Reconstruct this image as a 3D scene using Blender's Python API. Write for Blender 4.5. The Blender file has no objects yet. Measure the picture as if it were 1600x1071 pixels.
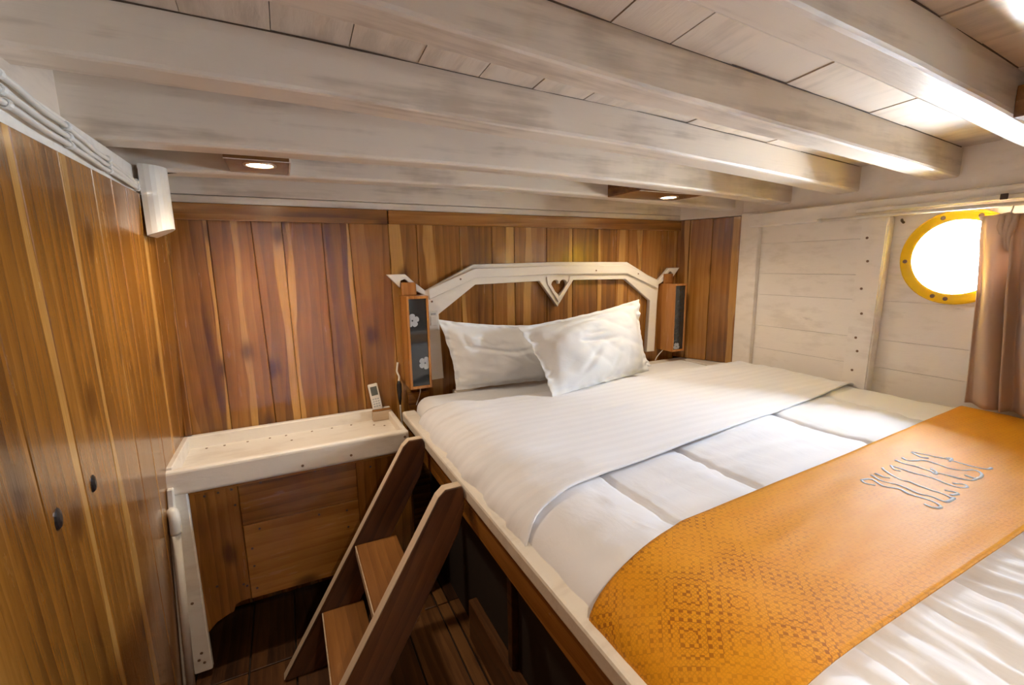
import bpy, bmesh, math, random
from mathutils import Vector, Matrix, noise
random.seed(7)
scene = bpy.context.scene
COL = scene.collection
R = math.radians

# ------------------------------------------------------------------ camera
cam_d = bpy.data.cameras.new('camera'); cam = bpy.data.objects.new('camera', cam_d); COL.objects.link(cam)
cam_d.sensor_width = 36.0; cam_d.lens = 16.0; cam_d.clip_start = 0.02
def cam_matrix(loc, yaw, pitch, roll):
    f = Vector((math.sin(yaw)*math.cos(pitch), math.cos(yaw)*math.cos(pitch), math.sin(pitch)))
    rt = Vector((math.cos(yaw), -math.sin(yaw), 0)); up = rt.cross(f)
    c, s = math.cos(roll), math.sin(roll)
    r2 = c*rt + s*up; u2 = -s*rt + c*up
    m = Matrix((r2, u2, -f)).transposed().to_4x4(); m.translation = Vector(loc)
    return m
cam.matrix_world = cam_matrix((-.3947, -2.1, 1.442), .4612, -.1708, -.0158)
scene.camera = cam

# ------------------------------------------------------------------ world, daylight, exposure
world = bpy.data.worlds.new('world'); scene.world = world; world.use_nodes = True
wn = world.node_tree.nodes; wl = world.node_tree.links
bg = wn['Background']; bg.inputs['Color'].default_value = (.66, .81, 1.0, 1); bg.inputs['Strength'].default_value = 100.0
vs = scene.view_settings
vs.view_transform = 'Standard'; vs.look = 'None'; vs.gamma = 1.0; vs.use_curve_mapping = False
vs.exposure = 1.28
def portal(loc, rot, sx, sy):
    d = bpy.data.lights.new('daylight_portal', 'AREA'); d.shape = 'RECTANGLE'; d.size = sx; d.size_y = sy
    d.cycles.is_portal = True
    o = bpy.data.objects.new('daylight_portal', d); COL.objects.link(o); o.location = loc; o.rotation_euler = rot
PORTS = [(-1.272, 1.441), (-2.62, 1.441)]                       # porthole centres (y, z) in the hull
for (py, pz) in PORTS: portal((2.14, py, pz), (0, R(90), 0), .34, .34)

# ------------------------------------------------------------------ helpers
def link(o, parent=None):
    COL.objects.link(o)
    if parent is not None: o.parent = parent
    return o
def obj(name, me, mat, parent=None, loc=(0, 0, 0), rot=(0, 0, 0), smooth=False):
    if isinstance(me, bmesh.types.BMesh):
        bm = me; me = bpy.data.meshes.new(name); bm.to_mesh(me); bm.free()
    if mat is not None and len(me.materials) == 0: me.materials.append(mat)
    if smooth:
        for p in me.polygons: p.use_smooth = True
    o = bpy.data.objects.new(name, me); o.location = loc; o.rotation_euler = rot
    return link(o, parent)
def empty(name, loc=(0, 0, 0), rot=(0, 0, 0)):
    o = bpy.data.objects.new(name, None); o.location = loc; o.rotation_euler = rot; o.empty_display_size = .05
    return link(o)
def tag(o, label, cat, group=None):
    o['label'] = label; o['category'] = cat
    if group: o['group'] = group
    return o
def struct(o, label=None, cat=None):
    o['kind'] = 'structure'
    if label: o['label'] = label
    if cat: o['category'] = cat
    return o
def hexa(bm, p):
    """eight corners: bottom ring 0-3, top ring 4-7"""
    v = [bm.verts.new(q) for q in p]
    fs = [(3, 2, 1, 0), (4, 5, 6, 7), (0, 1, 5, 4), (1, 2, 6, 5), (2, 3, 7, 6), (3, 0, 4, 7)]
    return v, [bm.faces.new([v[i] for i in f]) for f in fs]
def box_bm(x0, x1, y0, y1, z0, z1, bev=0.0, seg=1):
    bm = bmesh.new()
    hexa(bm, [(x0, y0, z0), (x1, y0, z0), (x1, y1, z0), (x0, y1, z0), (x0, y0, z1), (x1, y0, z1), (x1, y1, z1), (x0, y1, z1)])
    bmesh.ops.recalc_face_normals(bm, faces=bm.faces)
    if bev > 0: bmesh.ops.bevel(bm, geom=bm.edges[:], offset=bev, segments=seg, affect='EDGES', profile=.5)
    return bm
def box(name, mat, parent, x0, x1, y0, y1, z0, z1, bev=.002, seg=1, color=None, centre=True):
    cx, cy, cz = ((x0+x1)/2, (y0+y1)/2, (z0+z1)/2) if centre else (0, 0, 0)
    o = obj(name, box_bm(x0-cx, x1-cx, y0-cy, y1-cy, z0-cz, z1-cz, bev, seg), mat, parent, (cx, cy, cz))
    if color: o.color = color
    return o
def prism_bm(pts, t, bev=0.0, seg=1):
    """polygon in the local XZ plane (x, z), extruded along +Y by t"""
    bm = bmesh.new()
    a = [bm.verts.new((x, 0, z)) for x, z in pts]; b = [bm.verts.new((x, t, z)) for x, z in pts]
    n = len(pts)
    bm.faces.new(a); bm.faces.new(b[::-1])
    for i in range(n): bm.faces.new((a[i], b[i], b[(i+1) % n], a[(i+1) % n]))
    bmesh.ops.recalc_face_normals(bm, faces=bm.faces)
    if bev > 0: bmesh.ops.bevel(bm, geom=bm.edges[:], offset=bev, segments=seg, affect='EDGES', profile=.5)
    return bm
def outline_mesh(name, outer, holes, t, bev=0.0):
    """flat cut-out board with holes: local XZ plane, thickness along Y centred on 0"""
    cu = bpy.data.curves.new(name, 'CURVE'); cu.dimensions = '2D'; cu.fill_mode = 'BOTH'; cu.extrude = max(t/2-bev, 1e-4)
    cu.bevel_depth = bev; cu.bevel_resolution = 1; cu.offset = -bev
    for loop in [outer]+holes:
        sp = cu.splines.new('POLY'); sp.points.add(len(loop)-1); sp.use_cyclic_u = True
        for p, (x, z) in zip(sp.points, loop): p.co = (x, z, 0, 1)
    o = bpy.data.objects.new(name, cu); COL.objects.link(o)
    dg = bpy.context.evaluated_depsgraph_get()
    me = bpy.data.meshes.new_from_object(o.evaluated_get(dg)); me.name = name
    bpy.data.objects.remove(o); bpy.data.curves.remove(cu)
    me.transform(Matrix.Rotation(R(90), 4, 'X'))
    return me
def tube_bm(pts, r, n=8, bm=None, caps=True):
    bm = bm or bmesh.new(); pts = [Vector(p) for p in pts]; rings = []
    up = Vector((0.13, 0.31, .94))
    for i, p in enumerate(pts):
        d = (pts[min(i+1, len(pts)-1)] - pts[max(i-1, 0)]).normalized()
        s = d.cross(up)
        if s.length < 1e-3: s = d.cross(Vector((1, 0, 0)))
        s.normalize(); u = s.cross(d)
        rr = r[i] if isinstance(r, (list, tuple)) else r
        rings.append([bm.verts.new(p + rr*(math.cos(2*math.pi*k/n)*s + math.sin(2*math.pi*k/n)*u)) for k in range(n)])
    for a, b in zip(rings, rings[1:]):
        for k in range(n): bm.faces.new((a[k], a[(k+1) % n], b[(k+1) % n], b[k]))
    if caps:
        bm.faces.new(rings[0][::-1]); bm.faces.new(rings[-1])
    bmesh.ops.recalc_face_normals(bm, faces=bm.faces)
    return bm
def lathe_bm(prof, n=32, axis='Z', close=False):
    """prof: (radius, height) list"""
    bm = bmesh.new(); rings = []
    for r, h in prof:
        ring = []
        for k in range(n):
            a = 2*math.pi*k/n; c, s = r*math.cos(a), r*math.sin(a)
            ring.append(bm.verts.new((c, s, h) if axis == 'Z' else (h, c, s)))
        rings.append(ring)
    pairs = list(zip(rings, rings[1:])) + ([(rings[-1], rings[0])] if close else [])
    for a, b in pairs:
        for k in range(n): bm.faces.new((a[k], a[(k+1) % n], b[(k+1) % n], b[k]))
    if not close:
        bm.faces.new(rings[0][::-1]); bm.faces.new(rings[-1])
    bmesh.ops.recalc_face_normals(bm, faces=bm.faces)
    return bm
def smoothcurve(pts, n=6):
    """Catmull-Rom through points"""
    P = [Vector(p) for p in pts]; out = []
    for i in range(len(P)-1):
        a, b, c, d = P[max(i-1, 0)], P[i], P[i+1], P[min(i+2, len(P)-1)]
        for k in range(n):
            t = k/n
            out.append(.5*((2*b)+(c-a)*t+(2*a-5*b+4*c-d)*t*t+(3*b-a-3*c+d)*t**3))
    out.append(P[-1]); return out
def interp(x, tab):
    if x <= tab[0][0]: return tab[0][1]
    for (a, za), (b, zb) in zip(tab, tab[1:]):
        if x <= b: return za + (zb-za)*(x-a)/(b-a)
    return tab[-1][1]
def nz(x, y, z=0.): return noise.noise(Vector((x, y, z)))

# ------------------------------------------------------------------ materials
def newmat(name):
    m = bpy.data.materials.new(name); m.use_nodes = True
    nt = m.node_tree; return m, nt, nt.nodes['Principled BSDF']
class NB:
    def __init__(s, nt): s.nt = nt
    def n(s, t, **kw):
        nd = s.nt.nodes.new(t)
        for k, v in kw.items(): setattr(nd, k, v)
        return nd
    def lk(s, a, b): s.nt.links.new(a, b)
    def put(s, sock, v):
        if hasattr(v, 'is_output') or isinstance(v, bpy.types.NodeSocket): s.lk(v, sock)
        else: sock.default_value = v
    def math(s, op, a, b=None, c=None, clamp=False):
        nd = s.n('ShaderNodeMath', operation=op, use_clamp=clamp); s.put(nd.inputs[0], a)
        if b is not None: s.put(nd.inputs[1], b)
        if c is not None: s.put(nd.inputs[2], c)
        return nd.outputs[0]
    def mix(s, f, a, b, bt='MIX'):
        nd = s.n('ShaderNodeMix', data_type='RGBA', blend_type=bt); s.put(nd.inputs[0], f); s.put(nd.inputs[6], a); s.put(nd.inputs[7], b)
        return nd.outputs[2]
    def noise(s, vec, scale, detail=4, rough=.55, dist=0., dim='3D'):
        nd = s.n('ShaderNodeTexNoise', noise_dimensions=dim); s.put(nd.inputs['Vector'], vec)
        nd.inputs['Scale'].default_value = scale; nd.inputs['Detail'].default_value = detail
        nd.inputs['Roughness'].default_value = rough; nd.inputs['Distortion'].default_value = dist
        return nd.outputs[0]
    def ramp(s, f, stops):
        nd = s.n('ShaderNodeValToRGB'); s.put(nd.inputs[0], f); e = nd.color_ramp.elements
        while len(e) < len(stops): e.new(.5)
        for el, (p, c) in zip(e, stops): el.position = p; el.color = c if len(c) == 4 else (*c, 1)
        return nd.outputs[0]
    def maprange(s, v, a, b, c=0., d=1., smooth=True):
        nd = s.n('ShaderNodeMapRange', interpolation_type='SMOOTHSTEP' if smooth else 'LINEAR'); s.put(nd.inputs[0], v)
        for i, x in enumerate((a, b, c, d)): s.put(nd.inputs[i+1], x)
        return nd.outputs[0]
    def vmul(s, v, k):
        nd = s.n('ShaderNodeVectorMath', operation='MULTIPLY'); s.lk(v, nd.inputs[0]); nd.inputs[1].default_value = k; return nd.outputs[0]
    def vadd(s, v, w):
        nd = s.n('ShaderNodeVectorMath', operation='ADD'); s.lk(v, nd.inputs[0]); s.put(nd.inputs[1], w); return nd.outputs[0]
    def bump(s, h, strength, dist=.01):
        nd = s.n('ShaderNodeBump'); s.put(nd.inputs['Height'], h); nd.inputs['Strength'].default_value = strength; nd.inputs['Distance'].default_value = dist
        return nd.outputs[0]

def teak(name, along='z', across='x', dark=(.085, .028, .005), mid=(.265, .102, .014), light=(.43, .190, .036), sap=(.64, .345, .090), rough=.24, coat=.35, knots=True):
    """varnished teak; object colour: r = tone, g = sapwood stripe position across, b = stripe width"""
    m, nt, P = newmat(name); b = NB(nt)
    tc = b.n('ShaderNodeTexCoord'); oi = b.n('ShaderNodeObjectInfo')
    sep0 = b.n('ShaderNodeSeparateXYZ'); b.lk(tc.outputs['Object'], sep0.inputs[0])
    off = b.math('MULTIPLY', oi.outputs['Random'], 37.0)
    comb = b.n('ShaderNodeCombineXYZ'); b.lk(off, comb.inputs[0]); b.lk(b.math('MULTIPLY', off, 1.7), comb.inputs[1]); b.lk(b.math('MULTIPLY', off, .6), comb.inputs[2])
    p = b.vadd(tc.outputs['Object'], comb.outputs[0])
    ax = {'x': 0, 'y': 1, 'z': 2}
    k = [1, 1, 1]; k[ax[along]] = .11
    ps = b.vmul(p, tuple(k))
    k2 = [1, 1, 1]; k2[ax[along]] = .03
    pf = b.vmul(p, tuple(k2))
    big = b.noise(ps, 9, 3, .5, .8)                       # broad figure
    grain = b.noise(ps, 42, 5, .6, .3)
    fine = b.noise(pf, 260, 3, .6)
    sepc = b.n('ShaderNodeSeparateColor'); b.lk(oi.outputs['Color'], sepc.inputs[0])
    # cathedral rings
    w = b.n('ShaderNodeTexWave', wave_type='BANDS', bands_direction=across.upper(), wave_profile='SAW')
    b.lk(ps, w.inputs['Vector']); w.inputs['Scale'].default_value = 9; w.inputs['Distortion'].default_value = 16; w.inputs['Detail'].default_value = 3; w.inputs['Detail Scale'].default_value = .5
    t = b.math('ADD', b.math('MULTIPLY', big, .85), b.math('MULTIPLY', grain, .34))
    t = b.math('ADD', t, b.math('MULTIPLY', b.math('SUBTRACT', w.outputs['Fac'], .3), .18))
    t = b.math('ADD', t, b.math('MULTIPLY', b.math('SUBTRACT', fine, .5), .24))
    t = b.math('ADD', t, b.math('MULTIPLY', b.math('SUBTRACT', sepc.outputs[0], .5), .62))
    c = b.ramp(t, [(.28, dark), (.62, mid), (.95, light)])
    # sapwood stripe
    wob = b.math('MULTIPLY', b.math('SUBTRACT', b.noise(ps, 12, 2, .5), .5), .09)
    pos = b.math('MULTIPLY', b.math('SUBTRACT', sepc.outputs[1], .5), .4)
    d = b.math('ABSOLUTE', b.math('SUBTRACT', b.math('ADD', sep0.outputs[ax[across]], wob), pos))
    half = b.math('MULTIPLY', b.math('MULTIPLY', sepc.outputs[2], .042), b.math('ADD', .25, b.math('MULTIPLY', b.noise(ps, 7, 2, .5), 1.5)))
    sm = b.math('SUBTRACT', 1., b.maprange(b.math('SUBTRACT', d, half), -.0015, .002))
    sm = b.math('MULTIPLY', sm, b.math('GREATER_THAN', sepc.outputs[2], .02))
    sapc = b.mix(b.math('MULTIPLY', b.math('ADD', grain, b.math('SUBTRACT', fine, .5)), .75), (*sap, 1), (*mid, 1))
    c = b.mix(b.math('MULTIPLY', sm, .85), c, sapc)
    if knots:
        sp_ = b.n('ShaderNodeSeparateXYZ'); b.lk(p, sp_.inputs[0]); cb_ = b.n('ShaderNodeCombineXYZ')
        b.lk(sp_.outputs[ax[across]], cb_.inputs[0]); b.lk(b.math('MULTIPLY', sp_.outputs[ax[along]], .55), cb_.inputs[1])
        v = b.n('ShaderNodeTexVoronoi', voronoi_dimensions='2D'); b.lk(cb_.outputs[0], v.inputs['Vector']); v.inputs['Scale'].default_value = 3.6
        km = b.math('SUBTRACT', 1., b.maprange(b.math('ADD', v.outputs['Distance'], b.math('MULTIPLY', b.math('SUBTRACT', grain, .5), .12)), .02, .13))
        c = b.mix(b.math('MULTIPLY', km, .72), c, (.05, .014, .004, 1))
    b.lk(c, P.inputs['Base Color'])
    P.inputs['Roughness'].default_value = rough
    b.lk(b.math('ADD', rough-.06, b.math('MULTIPLY', grain, .14)), P.inputs['Roughness'])
    P.inputs['Coat Weight'].default_value = coat; P.inputs['Coat Roughness'].default_value = .12
    b.lk(b.bump(b.math('ADD', grain, b.math('MULTIPLY', fine, .5)), .16, .004), P.inputs['Normal'])
    return m
def paint(name, col=(.75, .655, .545), stain=(.40, .315, .235), amount=.55, along=(.12, 1, 1), rough=.30, coat=.15, dirt=.5):
    m, nt, P = newmat(name); b = NB(nt)
    tc = b.n('ShaderNodeTexCoord'); oi = b.n('ShaderNodeObjectInfo')
    off = b.math('MULTIPLY', oi.outputs['Random'], 23.)
    comb = b.n('ShaderNodeCombineXYZ')
    for i in range(3): b.lk(off, comb.inputs[i])
    p = b.vadd(tc.outputs['Object'], comb.outputs[0]); ps = b.vmul(p, along)
    a = b.noise(ps, 26, 5, .62); br = b.noise(ps, 120, 3, .6); big = b.noise(p, 3.2, 4, .6)
    s = b.math('MULTIPLY', b.maprange(b.math('ADD', b.math('MULTIPLY', a, .6), b.math('MULTIPLY', big, .5)), .53, .70), amount)
    c = b.mix(s, (*col, 1), (*stain, 1))
    sp = b.maprange(b.noise(ps, 15, 6, .7), .66, .76)
    c = b.mix(b.math('MULTIPLY', sp, dirt), c, (.16, .12, .09, 1))
    b.lk(c, P.inputs['Base Color'])
    b.lk(b.math('ADD', rough-.05, b.math('MULTIPLY', a, .14)), P.inputs['Roughness'])
    P.inputs['Coat Weight'].default_value = coat; P.inputs['Coat Roughness'].default_value = .15
    b.lk(b.bump(b.math('ADD', b.math('MULTIPLY', br, .6), a), .22, .004), P.inputs['Normal'])
    return m
def plain(name, col, rough=.5, metal=0., coat=0., nscale=40, var=.12, bump=.08, emit=None):
    m, nt, P = newmat(name); b = NB(nt)
    tc = b.n('ShaderNodeTexCoord'); n = b.noise(tc.outputs['Object'], nscale, 4)
    dk = tuple(x*(1-var*2) for x in col)
    b.lk(b.mix(n, (*dk, 1), (*tuple(min(1, x*(1+var*.6)) for x in col), 1)), P.inputs['Base Color'])
    P.inputs['Roughness'].default_value = rough; P.inputs['Metallic'].default_value = metal; P.inputs['Coat Weight'].default_value = coat
    b.lk(b.bump(n, bump, .003), P.inputs['Normal'])
    if emit: P.inputs['Emission Color'].default_value = (*emit[0], 1); P.inputs['Emission Strength'].default_value = emit[1]
    return m
def cloth(name, col=(.82, .81, .82), rough=.75, stripes=0., wr=.35, sheen=.25, wrscale=(7, 16, 7), strp_axis=1):
    m, nt, P = newmat(name); b = NB(nt)
    tc = b.n('ShaderNodeTexCoord')
    weave = b.noise(tc.outputs['Object'], 900, 2); wrn = b.noise(b.vmul(tc.outputs['Object'], wrscale), 1.6, 4, .5, .6)
    h = b.math('ADD', b.math('MULTIPLY', wrn, 1.), b.math('MULTIPLY', weave, .015))
    c = b.mix(b.math('MULTIPLY', weave, .12), (*col, 1), tuple(x*.85 for x in col)+(1,))
    if stripes:
        sep = b.n('ShaderNodeSeparateXYZ'); b.lk(tc.outputs['UV'], sep.inputs[0])
        s = b.math('GREATER_THAN', b.math('FRACT', b.math('MULTIPLY', sep.outputs[strp_axis], stripes)), .5)
        b.lk(b.math('ADD', rough-.14, b.math('MULTIPLY', s, .14)), P.inputs['Roughness'])
        c = b.mix(b.math('MULTIPLY', s, .3), c, tuple(x*.90 for x in col)+(1,))
    else: P.inputs['Roughness'].default_value = rough
    b.lk(c, P.inputs['Base Color']); P.inputs['Sheen Weight'].default_value = sheen; P.inputs['Sheen Roughness'].default_value = .4
    b.lk(b.bump(h, wr, .03), P.inputs['Normal'])
    return m

M = {}
M['teak_v'] = teak('varnished_teak_vertical', 'z', 'x')
M['teak_h'] = teak('varnished_teak_horizontal', 'x', 'z')
M['teak_y'] = teak('varnished_teak_lengthwise', 'y', 'z')
M['teak_sconce'] = teak('golden_teak_frame', 'z', 'x', dark=(.26, .09, .018), mid=(.48, .20, .05), light=(.62, .30, .09), knots=False)
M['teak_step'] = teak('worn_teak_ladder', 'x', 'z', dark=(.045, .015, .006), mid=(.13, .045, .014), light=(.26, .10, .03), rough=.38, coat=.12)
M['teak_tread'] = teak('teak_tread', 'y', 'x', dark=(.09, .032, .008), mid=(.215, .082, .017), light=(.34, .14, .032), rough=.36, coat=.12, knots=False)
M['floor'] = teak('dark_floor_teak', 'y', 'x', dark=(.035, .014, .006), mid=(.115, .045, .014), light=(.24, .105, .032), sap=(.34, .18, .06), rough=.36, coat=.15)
M['bare'] = teak('bare_pale_edge_wood', 'x', 'y', dark=(.38, .27, .17), mid=(.58, .44, .30), light=(.70, .56, .41), rough=.6, coat=0., knots=False)
M['beam'] = paint('aged_white_beam_paint', amount=.62, along=(.08, 1, 1), rough=.36, coat=.08)
M['ceil'] = paint('aged_white_deckhead_paint', col=(.70, .58, .46), along=(1, .15, 1), amount=.45, rough=.36, coat=.10)
M['hull'] = paint('cream_hull_paint', col=(.90, .83, .745), stain=(.66, .58, .48), amount=.4, along=(1, .3, 1), rough=.30, coat=.25, dirt=.25)
M['white'] = paint('cream_white_paint', col=(.84, .77, .67), stain=(.62, .53, .42), amount=.4, along=(.3, 1, 1), rough=.38, dirt=.35)
M['board'] = paint('headboard_white_paint', col=(.86, .80, .71), stain=(.74, .66, .55), amount=.3, along=(.3, 1, 1), rough=.32, dirt=.1)
M['sheet'] = cloth('white_cotton', (.85, .85, .87), wr=.10)
M['pillow'] = cloth('white_pillow_cotton', (.85, .86, .87), wr=.14, wrscale=(5, 5, 9))
M['stripe'] = cloth('white_satin_stripe', (.86, .86, .90), stripes=22, wr=.10, rough=.70)
M['quilt'] = cloth('white_quilt_cotton', (.83, .83, .875), wr=.10, wrscale=(10, 5, 7))
M['curtain'] = cloth('beige_curtain_linen', (.62, .45, .33), wr=.08, rough=.85, sheen=.1)
nt = M['curtain'].node_tree; b = NB(nt); P = nt.nodes['Principled BSDF']
tl_ = b.n('ShaderNodeBsdfTranslucent'); tl_.inputs['Color'].default_value = (.72, .50, .36, 1)
mx = b.n('ShaderNodeMixShader'); mx.inputs[0].default_value = .12; b.lk(P.outputs[0], mx.inputs[1]); b.lk(tl_.outputs[0], mx.inputs[2]); b.lk(mx.outputs[0], nt.nodes['Material Output'].inputs['Surface'])
M['yellow'] = plain('yellow_enamel', (.93, .57, .012), .25, coat=.4, var=.06)
M['pvc'] = plain('white_pvc', (.80, .73, .63), .35, var=.12, nscale=12)
M['plastic'] = plain('cream_plastic', (.80, .76, .68), .4, var=.04)
M['keys'] = plain('grey_key_plastic', (.45, .44, .42), .5)
M['lcd'] = plain('grey_lcd', (.12, .13, .11), .15, var=.05)
M['black'] = plain('black_plastic', (.012, .012, .013), .35)
M['glassblk'] = plain('smoked_panel_glass', (.028, .032, .034), .08, coat=.6, var=.05, bump=.0)
M['flower'] = plain('pale_grey_petal_print', (.52, .54, .56), .4, var=.18, nscale=60)
M['iron'] = plain('dull_iron', (.10, .07, .05), .5, metal=.6)
M['rust'] = plain('rusted_screw', (.22, .12, .06), .6)
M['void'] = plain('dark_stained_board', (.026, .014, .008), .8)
M['grime'] = plain('brown_caulk_grime', (.13, .085, .05), .8, nscale=90, var=.4)
M['knot'] = plain('black_knot_wood', (.014, .009, .008), .35, nscale=60)
M['rim'] = plain('lamp_rim_metal', (.75, .55, .38), .3, metal=.7)
M['thread'] = plain('silver_thread', (.62, .68, .78), .5, nscale=300, var=.12, bump=.4)
M['chrome'] = plain('steel_hook', (.5, .48, .45), .3, metal=.9)
M['lampglow'] = plain('lit_lamp_lens', (.9, .85, .75), .4, emit=((1.0, .80, .55), 26.))
# porthole pane: clear, slightly reflecting
m, nt, P = newmat('porthole_glass'); b = NB(nt)
tr = b.n('ShaderNodeBsdfTransparent'); gl = b.n('ShaderNodeBsdfGlossy'); gl.inputs['Roughness'].default_value = .03
fr = b.n('ShaderNodeFresnel'); fr.inputs['IOR'].default_value = 1.35
mx = b.n('ShaderNodeMixShader'); b.lk(fr.outputs[0], mx.inputs[0]); b.lk(tr.outputs[0], mx.inputs[1]); b.lk(gl.outputs[0], mx.inputs[2])
b.lk(mx.outputs[0], nt.nodes['Material Output'].inputs['Surface']); M['pane'] = m
# woven runner
m, nt, P = newmat('orange_woven_brocade'); b = NB(nt)
tc = b.n('ShaderNodeTexCoord'); sep = b.n('ShaderNodeSeparateXYZ'); b.lk(tc.outputs['UV'], sep.inputs[0])
def lattice(k, off=0.):
    u = b.math('ABSOLUTE', b.math('SUBTRACT', b.math('FRACT', b.math('ADD', b.math('MULTIPLY', sep.outputs[0], k), off)), .5))
    v = b.math('ABSOLUTE', b.math('SUBTRACT', b.math('FRACT', b.math('ADD', b.math('MULTIPLY', sep.outputs[1], k), off)), .5))
    return u, v
u1, v1 = lattice(9.); d1 = b.math('ADD', u1, v1)                       # large lozenges
u2, v2 = lattice(105.); d2 = b.math('ADD', u2, v2)                      # fine lozenges
u3, v3 = lattice(190., .3)
ring = b.math('GREATER_THAN', b.math('SINE', b.math('MULTIPLY', d1, 32.)), .15)
cell = b.maprange(d2, .42, .50)
dots = b.maprange(b.math('MAXIMUM', u3, v3), .30, .36)
pat = b.math('MULTIPLY', b.math('MAXIMUM', b.math('MULTIPLY', ring, cell), b.math('MULTIPLY', b.math('MULTIPLY', b.math('SUBTRACT', 1., ring), dots), .45)), 1.)
blot = b.maprange(b.noise(tc.outputs['UV'], 7, 3, .55), .38, .62)
off_sheen = b.maprange(sep.outputs[0], .62, .22)  # sheen washout painted in: pattern colour weaker away from the left drape
amt = b.math('MULTIPLY', b.math('ADD', .22, b.math('MULTIPLY', off_sheen, .70)), b.math('ADD', .35, b.math('MULTIPLY', blot, .65)))
base = b.mix(b.noise(b.vmul(tc.outputs['UV'], (3, 14, 1)), 3, 4), (.70, .270, .006, 1), (.78, .36, .016, 1))
c = b.mix(b.math('MULTIPLY', pat, amt), base, (.33, .105, .008, 1))
b.lk(c, P.inputs['Base Color']); P.inputs['Roughness'].default_value = .52
P.inputs['Specular IOR Level'].default_value = .2; P.inputs['Sheen Weight'].default_value = .05; P.inputs['Sheen Tint'].default_value = (.9, .6, .5, 1); P.inputs['Sheen Roughness'].default_value = .35
wv = b.noise(b.vmul(tc.outputs['UV'], (1, 6, 1)), 180, 2)
b.lk(b.bump(b.math('ADD', b.math('MULTIPLY', pat, .6), b.math('MULTIPLY', wv, .6)), .22, .002), P.inputs['Normal'])
M['runner'] = m

def rc(lo=.25, hi=.75): return random.uniform(lo, hi)
def wood_plank(name, mat, parent, quad, depth, frame, color, bev=.0022):
    """quad: four (a, z) corners in a wall's own plane (a across); frame(a, z, d) -> world; the plank's object axes are x across, z up, y into the wall"""
    ca = sum(q[0] for q in quad)/4; cz = sum(q[1] for q in quad)/4
    pts = [(q[0]-ca, q[1]-cz) for q in quad]
    o = obj(name, prism_bm(pts, depth, bev), mat, parent)
    o0 = frame(ca, cz, 0); ex = (frame(ca+1, cz, 0)-o0); ez = (frame(ca, cz+1, 0)-o0); ey = (frame(ca, cz, 1)-o0)
    mm = Matrix((ex, ey, ez)).transposed().to_4x4(); mm.translation = o0
    o.matrix_world = mm; o.color = (*color, 1)
    return o

# ------------------------------------------------------------------ floor
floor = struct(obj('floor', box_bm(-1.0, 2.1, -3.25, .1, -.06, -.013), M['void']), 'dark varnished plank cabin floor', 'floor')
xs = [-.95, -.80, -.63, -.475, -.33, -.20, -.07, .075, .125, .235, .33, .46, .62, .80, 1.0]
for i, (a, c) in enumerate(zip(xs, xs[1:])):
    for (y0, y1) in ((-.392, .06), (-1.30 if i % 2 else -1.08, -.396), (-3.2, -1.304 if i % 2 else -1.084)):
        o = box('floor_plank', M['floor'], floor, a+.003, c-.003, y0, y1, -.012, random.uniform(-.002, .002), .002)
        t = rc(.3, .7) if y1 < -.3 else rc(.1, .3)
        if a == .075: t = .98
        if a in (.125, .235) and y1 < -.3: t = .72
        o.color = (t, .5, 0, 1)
FIN = True

# ------------------------------------------------------------------ back wall: teak planks
wall_back = struct(obj('wall_back', box_bm(-.95, 2.1, .02, .08, -.05, 1.98), M['void']), 'varnished vertical teak plank wall behind the bed', 'wall')
fb = lambda a, z, d: Vector((a, d, z))
tops = [-.83, -.631, -.487, -.379, -.229, -.122, .044, .17, .379, .547, .670, .861, 1.024, 1.194, 1.323, 1.411, 1.502, 1.666, 1.80]
bots = [-.83, -.637, -.46, -.372, -.220, -.080, .060, .18, .372, .54, .675, .865, 1.030, 1.190, 1.320, 1.415, 1.505, 1.670, 1.80]
# (tone, stripe position as fraction of width, stripe width in m)
look = [(.42, .97, .010), (.50, .60, .022), (.55, .92, .030), (.50, .04, .016), (.26, .98, .018), (.52, .97, .006), (.46, .16, .034), (.50, .3, .03),
        (.40, .03, .014), (.48, .85, .045), (.56, .35, .03), (.48, .95, .03), (.42, .5, 0), (.38, .05, .02), (.64, .35, .028), (.66, .95, .02), (.66, .02, .014), (.66, .8, .02)]
for i in range(len(tops)-1):
    a, c, d, e = tops[i]+.0008, tops[i+1]-.0008, bots[i+1]-.0008, bots[i]+.0008
    t, f, wd = look[i]; w = c-a
    g = .5+((f-.5)*w)/.4
    wood_plank('plank', M['teak_v'], wall_back, [(e, .0), (d, .0), (c, 1.628), (a, 1.628)], .02, fb, (t, max(0, min(1, g)), wd/.06 if wd else 0))
# teak cover strip under the white fascia, in two lengths
box('trim_board', M['teak_h'], wall_back, -.80, .040, -.020, .012, 1.622, 1.684, .003, color=(.38, .5, 0, 1))
box('trim_board', M['teak_h'], wall_back, .044, 1.80, -.020, .012, 1.624, 1.684, .003, color=(.55, .5, 0, 1))
# white fascia above: two painted boards with an open joint
box('fascia_board', M['beam'], wall_back, -.84, 1.95, -.012, .018, 1.6845, 1.7125, .002)
box('fascia_board', M['beam'], wall_back, -.84, 1.95, -.014, .018, 1.7145, 1.90, .002)
# corner batten on the left
box('corner_batten', M['teak_v'], wall_back, -.79, -.765, -.022, .0, .80, 1.62, .003, color=(.30, .5, 0, 1))

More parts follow.
